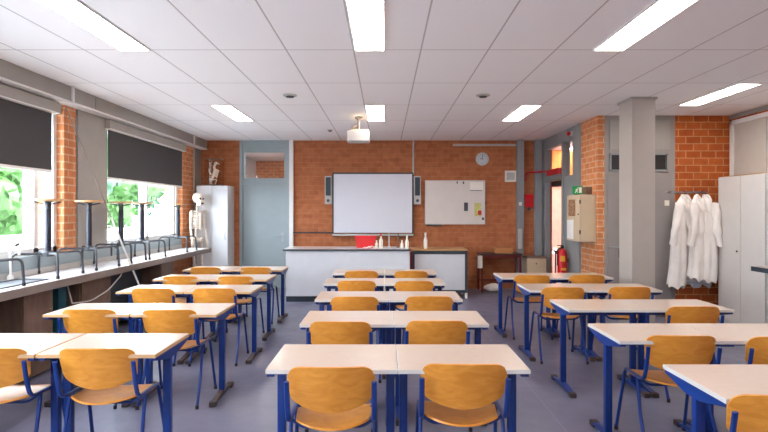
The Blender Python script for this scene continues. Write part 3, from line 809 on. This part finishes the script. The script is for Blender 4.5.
# interactive board
t = thing('projection_board', 'large interactive white board in a dark frame on the brick wall', 'board', (-.245, 10.40, 1.73))
obj('screen_surface', box(B(), -.79, -.02, -.59, .79, .0, .595, .0), M['board'], t)
f_ = B(); box(f_, -.815, -.03, -.61, -.79, .06, .62); box(f_, .79, -.03, -.61, .815, .06, .62); box(f_, -.815, -.03, .595, .815, .06, .625); box(f_, -.79, .001, -.59, .79, .06, .595)
obj('frame', f_, M['dgrey'], t)
obj('pen_tray', box(B(), -.815, -.06, -.65, .815, .06, -.612, .006), M['lgrey'], t)
obj('wall_bracket', box(B(), -.3, .061, -.3, .3, .079, .3), M['dgrey'], t)
def speaker(x, label):
    t = thing('wall_speaker', label, 'speaker', (x, 10.38, 1.72), 0, 'slim speakers beside the projection board')
    obj('housing', box(B(), -.07, 0, 0, .07, .099, .565, .008), M['lgrey'], t)
    obj('grille', box(B(), -.05, -.008, .17, .05, -.0005, .54, .004), M['radiator'], t)
    b_ = B(); lathe(b_, [(.03, 0), (.03, .012)], n=16)
    for v in b_.verts: v.co = Vector((v.co.x, -v.co.z, v.co.y+.07))
    obj('dial', b_, M['dgrey'], t)
speaker(-1.145, 'slim two-tone speaker at the left edge of the projection board')
speaker(.655, 'slim two-tone speaker at the right edge of the projection board')

# whiteboard with marks
t = thing('whiteboard', 'cream-white writing board with notes, right of the projection board', 'whiteboard', (1.42, 10.44, 1.755))
obj('board_surface', box(B(), -.60, -.004, -.435, .60, .035, .435, .0), M['wboard'], t)
f_ = B(); box(f_, -.61, -.01, .435, .61, .036, .447); box(f_, -.61, -.01, -.447, .61, .036, -.435); box(f_, -.61, -.01, -.435, -.60, .036, .435); box(f_, .60, -.01, -.435, .61, .036, .435)
obj('frame', f_, M['lgrey'], t)
obj('pen_ledge', box(B(), -.58, -.045, -.475, -.28, .036, -.449, .003), M['dgrey'], t)
def on_board(name, px0, py0, px1, py1, m, label, cat, par=None):
    a = at(px0, py0, 10.43); b2 = at(px1, py1, 10.43)
    o = obj(name, box(B(), a.x, 10.43, b2.z, b2.x, 10.4355, a.z, .001), m); tag(o, label, cat); return o
on_board('board_eraser', 464, 202.5, 468, 211, M['dgrey'], 'dark eraser stuck on the whiteboard', 'eraser')
on_board('note_sheet', 474.5, 203, 481, 216, M['note'], 'yellow-green picture sheet at the right of the whiteboard', 'poster')
on_board('sticky_note', 478, 210.5, 481.5, 215, M['redpipe'], 'orange square at the foot of the yellow sheet', 'note').location.y = -.006
on_board('paper_sheet', 470, 182, 483, 190, M['paper'], 'blank white paper in the top right of the whiteboard', 'paper')
on_board('paper_strip', 470, 190.3, 482, 190.9, M['dgrey'], 'thin dark strip under the white paper on the whiteboard', 'strip')
on_board('board_magnet', 456.6, 181.5, 457.9, 183.5, M['dgrey'], 'small dark magnet at the top of the whiteboard, left one', 'magnet')
on_board('board_magnet', 462.8, 181.5, 464.2, 184, M['dgrey'], 'small dark magnet at the top of the whiteboard, right one', 'magnet')
on_board('board_magnet', 482, 217.5, 484, 220, M['dgrey'], 'small dark magnet at the bottom right corner of the whiteboard', 'magnet')
hook = obj('wall_hook', box(B(), 2.035, 10.44, 1.70, 2.055, YB-.001, 1.79, .003), M['redframe']); tag(hook, 'dark hook on the brick beside the whiteboard', 'hook')

# clock
t = thing('wall_clock', 'round grey wall clock above the whiteboard', 'clock', (1.975, YB-.001, 2.635))
def disc(prof, n=32):
    b_ = B(); lathe(b_, prof, n=n)
    for v in b_.verts: v.co = Vector((v.co.x, -v.co.z, v.co.y))
    return b_
obj('clock_rim', disc([(.13,0),(.135,.03),(.12,.04)]), M['lgrey'], t, smooth=True)
obj('clock_face', disc([(.117,.0401),(.117,.043)]), mat('clock_face', (196,206,214), .4), t)
b_ = B(); box(b_, -.004, -.05, -.01, .004, -.045, .085); box(b_, -.055, -.055, -.004, .01, -.051, .006); obj('hands', b_, M['black'], t)
b_ = B()
for k in range(12):
    a = k*PI/6; x, z = .098*math.sin(a), .098*math.cos(a); box(b_, x-.004, -.046, z-.008, x+.004, -.0435, z+.008)
obj('hour_marks', b_, M['dgrey'], t)

# white wall boxes
t = thing('wall_box', 'square white plastic box on the brick beside the grey post', 'box', (2.55, YB-.04, 2.17)); obj('housing', box(B(), -.115, 0, 0, .115, .039, .23, .01), M['paper'], t); obj('vent_slot', box(B(), -.08, -.004, .04, .08, 0-.0005, .19, .003), M['lgrey'], t)
t = thing('light_switch', 'small white switch on the grey post', 'switch', (2.73, YB-.10, 1.72)); obj('plate', box(B(), -.03, 0, -.03, .03, .019, .04, .004), M['paper'], t); obj('rocker', box(B(), -.015, -.006, -.015, .015, -.0005, .02, .002), M['white'], t)
b_ = B(); box(b_, 2.69, YB-.13, .82, 2.76, YB-.081, 1.22, .006); tag(obj('cable_duct', b_, M['lgrey']), 'short white cable duct on the grey post above the red-legged table', 'duct')

# red legged table with cardboard box
def red_table(loc, label, w=.405, rz=0):
    t = thing('side_table', label, 'table', loc, rz)
    obj('tabletop', box(B(), -w, 0, .725, w, .45, .75, .003), M['darkwood'], t)
    f_ = B(); box(f_, -w+.02, .02, .68, w-.02, .04, .723); box(f_, -w+.02, .41, .68, w-.02, .43, .723); box(f_, -w+.02, .04, .68, -w+.04, .41, .723); box(f_, w-.04, .04, .68, w-.02, .41, .723)
    obj('apron', f_, M['redframe'], t)
    for sx in (-1, 1):
        for yy in (.02, .40):
            x = sx*(w-.035); obj('leg', box(B(), x-.016, yy, 0, x+.016, yy+.032, .679, .003), M['redframe'], t)
    obj('lower_bar', box(B(), -w+.05, .41, .18, w-.05, .43, .21), M['redframe'], t)
    return t
red_table((2.25, 9.95, 0), 'dark table on red legs against the brick wall right of the benches')
t = thing('cardboard_box', 'low brown cardboard box on the red-legged table', 'box', (2.33, 10.08, .7505)); obj('carton', box(B(), -.17, 0, 0, .17, .22, .10, .003), M['card'], t); obj('flap', box(B(), -.165, .01, .101, .16, .20, .108), M['card'], t)
t = thing('white_bag', 'crumpled white bag on the floor under the red-legged table', 'bag', (2.12, 10.12, 0)); b_ = B(); ball(b_, (0, 0, .08), .17, .1, .08, 3)
for v in b_.verts: v.co += Vector(noise.noise_vector(v.co*9))*.02; v.co.z = max(v.co.z, .001)
obj('bag_body', b_, M['paper'], t, smooth=True)
t = thing('hanging_towel', 'white towel hanging from the left end of the red-legged table', 'towel', (1.83, 9.93, .48))
def towel(u, v): return Vector((.045*u, -.012+.008*math.sin(u*5+v*2), .24*v))
obj('towel_cloth', shell(B(), 10, 8, towel, .006), M['paper'], t, smooth=True)
t = thing('small_cupboard', 'small beige cupboard with dark top standing at the back wall corner', 'cabinet', (2.93, 9.98, 0))
obj('carcass', box(B(), -.17, .02, 0, .20, .36, .66, .004), M['beige'], t); obj('top', box(B(), -.18, 0, .661, .21, .37, .69, .003), M['brownwood'], t)
dr = obj('drawer', box(B(), -.165, .0, .48, .195, .019, .64, .003), M['beige'], t); obj('knob', ball(B(), (.0, -.012, .56), .014, .014, .014), M['dgrey'], dr)
dr = obj('door', box(B(), -.165, .0, .03, .195, .019, .465, .003), M['beige'], t); obj('knob', ball(B(), (-.12, -.012, .36), .012, .012, .012), M['dgrey'], dr)

# fire things
t = thing('fire_alarm_box', 'red fire alarm box on the brick between two grey posts', 'alarm', (2.915, YB-.07, 1.66)); obj('housing', box(B(), -.085, 0, 0, .085, .069, .26, .01), M['red'], t); obj('front_glass', box(B(), -.05, -.006, .07, .05, -.0005, .17, .003), M['redpipe'], t)
obj('lower_clip', box(B(), -.03, .02, -.07, .03, .05, -.001, .004), M['dgrey'], t)
b_ = B(); tube(b_, [(2.86, YB-.03, 2.18), (2.86, YB-.03, 2.36), (3.02, YB-.16, 2.36), (3.14, YB-.3, 2.36), (3.14, 9.35, 2.30)], .018, rad=.05)
t = thing('red_pipe', 'thin red pipe turning from the back wall across the grey door frame', 'pipe', (0,0,0)); obj('pipe_run', b_, M['redpipe'], t, smooth=True)
obj('hose_cylinder', box(B(), 3.10, 9.24, 2.25, 3.168, 9.9, 2.36, .02), M['redpipe'], t)
t = thing('alarm_lamp', 'small red alarm lamp high on the grey frame near the ceiling', 'alarm', (3.13, 8.78, 2.90)); obj('dome', ball(B(), (0,0,0), .035, .035, .04), M['red'], t, smooth=True); obj('mount', box(B(), .03, -.03, -.04, .0685, .03, .04), M['lgrey'], t)
b_ = B(); tube(b_, [(3.15, 8.78, 2.858), (3.15, 8.78, 2.2)], .008); tag(obj('alarm_conduit', b_, M['grey']), 'thin grey conduit below the alarm lamp', 'conduit')

# extinguisher
t = thing('fire_extinguisher', 'red fire extinguisher with yellow label hanging beside the corridor door', 'fire extinguisher', (3.07, 8.92, .44))
obj('cylinder', lathe(B(), [(.06,0),(.08,.02),(.08,.40),(.06,.46),(.025,.49)], n=22), M['red'], t, smooth=True)
obj('label_band', box(B(), -.05, -.084, .27, .02, -.06, .37, .003), M['yellow'], t)
obj('label_band', box(B(), -.04, -.084, .12, .04, -.06, .16, .003), M['yellow'], t)
b_ = B(); box(b_, -.025, -.02, .49, .025, .02, .53, .004); box(b_, -.09, -.01, .53, .02, .01, .55, .003); obj('valve_lever', b_, M['black'], t)
b_ = B(); tube(b_, [(-.02,-.02,.51), (-.09,-.03,.48), (-.095,-.03,.2)], .011, rad=.04); obj('hose', b_, M['black'], t, smooth=True)
obj('wall_bracket', box(B(), .081, -.03, .25, .098, .03, .32), M['dgrey'], t)

# first-aid style cabinet, items and exit sign
t = thing('wall_cabinet', 'beige metal wall cabinet with papers on its door, left of the pillar', 'cabinet', (3.2, 7.8, 1.11))
obj('carcass', box(B(), -.23, 0, 0, -.001, .55, .72, .004), M['beige'], t)
dr = obj('door', box(B(), -.25, .003, .003, -.231, .547, .717, .003), M['beige'], t)
for zz in (.12, .58): obj('hinge', box(B(), -.256, -.006, zz, -.236, .010, zz+.06, .002), M['dgrey'], dr)
obj('lock', ball(B(), (-.255, .05, .42), .01, .012, .012), M['dgrey'], dr)
tag(obj('wall_poster', box(B(), 2.944, 7.98, 1.50, 2.9485, 8.27, 1.76), M['poster']), 'brown picture poster on the beige cabinet door', 'poster')
tag(obj('paper_notice', box(B(), 2.944, 8.05, 1.14, 2.9485, 8.33, 1.44), M['white']), 'white paper notice on the lower part of the cabinet door', 'paper')
t = thing('exit_sign', 'green emergency exit sign with running figure above the beige cabinet', 'sign', (2.965, 7.92, 1.84))
obj('sign_plate', box(B(), -.075, 0, 0, .075, .03, .125, .004), M['greensign'], t)
b_ = B(); y0, y1 = -.004, -.0005
box(b_, .02, y0, .02, .058, y1, .105)                                            # doorway
obj('sign_doorway', b_, M['paper'], t)
b_ = B()
prism(b_, [(-.028,.045), (-.012,.042), (-.004,.078), (-.018,.082)], 'y', y0, y1)  # torso
prism(b_, [(-.028,.05), (-.018,.042), (-.036,.018), (-.046,.022)], 'y', y0, y1)
prism(b_, [(-.02,.046), (-.012,.044), (.004,.034), (.0,.018), (-.006,.018), (-.004,.03)], 'y', y0, y1)
prism(b_, [(-.008,.078), (.012,.066), (.010,.06), (-.008,.068)], 'y', y0, y1)
prism(b_, [(-.018,.08), (-.034,.07), (-.038,.056), (-.032,.056), (-.028,.066), (-.016,.072)], 'y', y0, y1)
prism(b_, [(.002+.009*math.cos(a), .094+.009*math.sin(a)) for a in [k*PI/5 for k in range(10)]], 'y', y0, y1)
obj('running_figure', b_, M['paper'], t)
obj('sign_stand', box(B(), -.05, .005, -.009, .05, .025, -.0005), M['dgrey'], t)
t = thing('storage_box', 'small brown box on top of the beige cabinet beside the exit sign', 'box', (3.15, 7.95, 1.8305)); obj('box_body', box(B(), -.045, 0, 0, .045, .2, .12, .004), M['brownwood'], t); obj('box_lid', box(B(), -.047, -.002, .1205, .047, .202, .135, .002), M['beige'], t)

# corridor table
red_table((3.78, 10.75, 0), 'red-framed table standing in the corridor behind the open door', .25)
t = thing('paper_pile', 'pile of white papers on the corridor table', 'papers', (3.75, 10.9, .7505)); obj('sheets', box(B(), -.12, 0, 0, .12, .2, .04, .002), M['paper'], t); obj('folder', box(B(), -.11, .01, .0405, .12, .2, .05, .002), M['card'], t)

# ------------------------------------------------------------------ lockers, bench and lab coats on the right
def wardrobe(y0, y1, label, splits, hy):
    t = thing('locker_cabinet', label, 'locker', (4.80, (y0+y1)/2, 0), 0, 'pale lockers on the right wall'); h = (y1-y0)/2
    obj('carcass', box(B(), .02, -h, 0, .39, h, 2.06, .003), M['locker'], t)
    obj('top_trim', box(B(), .0, -h, 2.0605, .39, h, 2.068), M['stoolwood'], t)
    ys = [-h]+splits+[h]
    for a, b2 in zip(ys, ys[1:]):
        dr = obj('door', box(B(), .0, a+.004, .05, .019, b2-.004, 2.055, .003), M['locker'], t)
        
        if a >= -.01:
            kb = B(); ball(kb, (-.012, a+.05, 1.03), .012, .014, .014); obj('knob', kb, M['dgrey'], dr)
wardrobe(6.50, 7.42, 'pale grey two-door locker beside the hanging white coats', [.0], 0)
wardrobe(5.55, 6.485, 'pale grey two-door locker nearer the camera behind the wall bench', [.0], 0)
t = thing('wall_bench', 'high wall bench with dark edged top in front of the lockers', 'bench', (4.65, 4.4, 0))
obj('bench_top', box(B(), -.11, -1.9, .872, .14, 1.97, .90, .003), M['desk'], t)
obj('top_edge', box(B(), -.125, -1.9, .84, -.111, 1.97, .898, .003), M['dtop'], t)
obj('end_edge', box(B(), -.11, 1.97, .84, .14, 1.98, .898, .002), M['dtop'], t)
obj('apron', box(B(), -.10, -1.85, .84, .13, 1.96, .871), M['dtop'], t)
for yy in (-1.8, 0, 1.75):
    obj('leg', box(B(), .05, yy, 0, .10, yy+.05, .839, .003), M['dtop'], t)

rail = thing('coat_rail', 'row of hooks on a wooden board carrying the white coats', 'coat rack', (4.5, YP-.001, 1.86))
obj('rail_board', box(B(), -.30, -.02, -.012, .32, 0, .012, .003), M['steel'], rail)
for k in range(6):
    b_ = B(); x = -.25+k*.11; tube(b_, [(x,-.02,.01),(x,-.08,-.01),(x,-.09,.03)], .006, rad=.02); obj('hook', b_, M['steel'], rail)

def coat(x, y, ztop, zbot, w, m, label, seed, rz, flare=1.0, skew=0):
    random.seed(seed)
    t = thing('lab_coat', label, 'coat', (x, y, ztop), rz, 'white coats on the hooks')
    hgt = ztop-zbot
    nf = 7
    ph = [random.uniform(0, 6.28) for _ in range(4)]
    def rr(a, v):      # v 0 top .. 1 bottom
        wid = w*(.22 + .78*min(1, (v/.16))**.6)*(1+.32*flare*max(0, v-.2))
        dep = .055*(.5+.5*min(1, v/.1)) + .03*v
        fold = 1+(.05+.22*v)*math.sin(a*nf+ph[0]+v*1.5)*.5+(.12*v)*math.sin(a*3+ph[1]+v*3)
        return Vector((wid*math.cos(a)*(1+.05*math.sin(a*5+ph[3])), dep*math.sin(a)*fold, 0)), fold
    b_ = B(); rings = []; n = 64; nv = 26
    for j_ in range(nv+1):
        v = j_/nv; row = []
        for k in range(n):
            a = 2*PI*k/n; p, f = rr(a, v)
            zz = -v*hgt - .03*v*math.sin(a*2+ph[2]) - (.02*v*math.sin(a*nf+ph[0]))
            row.append(b_.verts.new((p.x+.02*math.sin(v*5+ph[1])-skew*v, p.y, zz)))
        rings.append(row)
    for r1, r2 in zip(rings, rings[1:]):
        for k in range(n): b_.faces.new((r1[k], r1[(k+1)%n], r2[(k+1)%n], r2[k]))
    b_.faces.new(rings[0][::-1]); b_.faces.new(rings[-1])
    obj('coat_body', b_, m, t, smooth=True)
    for s in (-1, 1):
        b_ = B(); rings = []
        for j_ in range(17):
            v = j_/16; row = []
            cx = -skew*(.1+v*.6) + s*(w*.80 + .06*v + .012*math.sin(v*7+ph[0])); cy = -.035-.035*math.sin(v*2.4); cz = -.10-v*.60
            r0 = .062*(1-.35*v)+.006*math.sin(v*16+ph[2])
            for k in range(16):
                a = 2*PI*k/16; fo = 1+.12*math.sin(a*3+v*8+ph[1])
                row.append(b_.verts.new((cx+r0*fo*math.cos(a), cy+.75*r0*fo*math.sin(a), cz+.02*math.sin(a))))
            rings.append(row)
        for r1, r2 in zip(rings, rings[1:]):
            for k in range(16): b_.faces.new((r1[k], r1[(k+1)%16], r2[(k+1)%16], r2[k]))
        b_.faces.new(rings[0][::-1]); b_.faces.new(rings[-1])
        obj('sleeve', b_, m, t, smooth=True)
    b_ = B()
    tube(b_, [(-w*.42,-.03,-.05), (-.02,-.075,-.16), (0,-.08,-.22)], .012, ry=.03, n=8); tube(b_, [(w*.42,-.03,-.05), (.02,-.075,-.16), (0,-.08,-.22)], .012, ry=.03, n=8)
    tube(b_, [(-w*.42,-.03,-.05), (-w*.2,.0,.02), (w*.2,.0,.02), (w*.42,-.03,-.05)], .016, n=8)
    obj('collar', b_, m, t, smooth=True)
coat(4.335, 7.50, 1.79, .50, .105, M['coat'], 'long white coat hanging leftmost on the hooks, over the grey door edge', 11, .25, 1.9, .12)
coat(4.44, 7.59, 1.79, .60, .11, M['coat'], 'white coat second from the left on the hooks', 12, -.2, 1.3, .08)
coat(4.52, 7.46, 1.79, .60, .105, M['coat'], 'white coat third from the left on the hooks', 13, .35, 1.4, .04)
coat(4.59, 7.60, 1.785, .56, .11, M['coat'], 'white coat fourth from the left on the hooks', 16, .1, 1.2, .02)
coat(4.66, 7.45, 1.785, .58, .10, M['coat'], 'white coat second nearest the lockers on the hooks', 14, -.3, 1.2)
coat(4.69, 7.57, 1.79, .64, .085, M['coat'], 'white coat hanging against the locker side', 15, .3, .6)
def cloths(u, v): return Vector((u*.22, -.05*math.sin(v*3)+.03*math.sin(u*11+v*3), -.42*v+.03*math.sin(u*7+v*5)))
t = thing('hanging_garment', 'grey-blue crumpled garments hanging lowest under the white coats', 'coat', (4.56, 7.56, .82)); obj('garment_folds', shell(B(), 30, 16, cloths, .03), M['coat2'], t, smooth=True)  # shadowed folds of the coat bottoms, put in as a grey-blue sheet
t.location.z = .90
random.seed(5)

# ------------------------------------------------------------------ outside
struct('ground', box(B(), -60, -20, -.7, -4.1, 50, -.6), M['paving'])
ow = thing('garden_wall', 'low white rendered wall outside the windows', 'wall', (-9.5, 8, -.6)); obj('wall_body', box(B(), -.1, -12, 0, .1, 22, 1.5), M['outwall'], ow); obj('coping', box(B(), -.15, -12, 1.501, .15, 22, 1.56), M['paving'], ow)
shed = thing('outbuilding', 'long pale low building outside beyond the white wall', 'building', (-27, 16, -.6)); obj('walls', box(B(), -2, -9, 0, 2, 12, 2.3), M['outwall'], shed); obj('roof', box(B(), -2.2, -9.3, 2.301, 2.2, 12.3, 2.5), M['lgrey'], shed)
def tree(x, y, s, m, label):
    t = thing('tree', label, 'tree', (x, y, -.6), 0, 'trees outside the windows')
    b_ = B(); tube(b_, [(0,0,0), (.1,0,1.5*s), (0,.1,3*s)], .16*s, taper=(1,.5)); obj('trunk', b_, M['bark'], t, smooth=True)
    b_ = B()
    cl = [(random.uniform(-1.3,1.3)*s, random.uniform(-1.6,1.6)*s, random.uniform(1.6,4.8)*s, random.uniform(.7,1.2)*s) for _ in range(14)]
    for cx, cy, cz, r in cl:
        ball(b_, (cx, cy, cz), r*.8, r*.8, r*.8, 2)
        for _ in range(150):
            a, b2 = random.uniform(0, 2*PI), math.acos(random.uniform(-1, 1)); q = r*random.uniform(.7, 1.05)
            p = Vector((cx+q*math.sin(b2)*math.cos(a), cy+q*math.sin(b2)*math.sin(a), cz+q*math.cos(b2)))
            u = Vector((random.uniform(-1,1), random.uniform(-1,1), random.uniform(-1,1))).normalized()*.16*s
            w = u.cross(Vector((random.uniform(-1,1), random.uniform(-1,1), random.uniform(-1,1)))).normalized()*.11*s
            b_.faces.new([b_.verts.new(p+u), b_.verts.new(p+w), b_.verts.new(p-u), b_.verts.new(p-w)])
    o = obj('foliage', b_, m, t); o['kind'] = 'stuff'
tl = ['pale green', 'dark green']
for k, (x, y, s_) in enumerate([(-13.5, 8, .9), (-13, 13, 1.05), (-14, 18.5, 1.15), (-15, 24.5, 1.2), (-17, 31, 1.4), (-20, 39, 1.6), (-19, 16, 1.3)]):
    tree(x, y, s_, M['leaf'] if k % 2 == 0 else M['leaf2'], '%s leafy tree outside, %s' % (tl[k % 2], ['behind the near window and blind', 'seen left of the first stool', 'between the brick pier and first stool', 'in the near half of the far window', 'in the far half of the far window', 'most distant one in the far window', 'set back behind the others by the pale building'][k]))

# ------------------------------------------------------------------ world and light
w = bpy.data.worlds.new('world'); S.world = w; w.use_nodes = True
nt = w.node_tree; bg = nt.nodes['Background']; bg.inputs['Color'].default_value = (.80, .90, 1, 1); bg.inputs['Strength'].default_value = 8
S.view_settings.view_transform = 'Standard'; S.view_settings.look = 'None'; S.view_settings.gamma = 1
S.view_settings.use_curve_mapping = False
S.view_settings.exposure = 1.44
S.cycles.max_bounces = 10; S.cycles.diffuse_bounces = 6; S.cycles.glossy_bounces = 4; S.cycles.transparent_max_bounces = 12
S.cycles.sample_clamp_indirect = 6
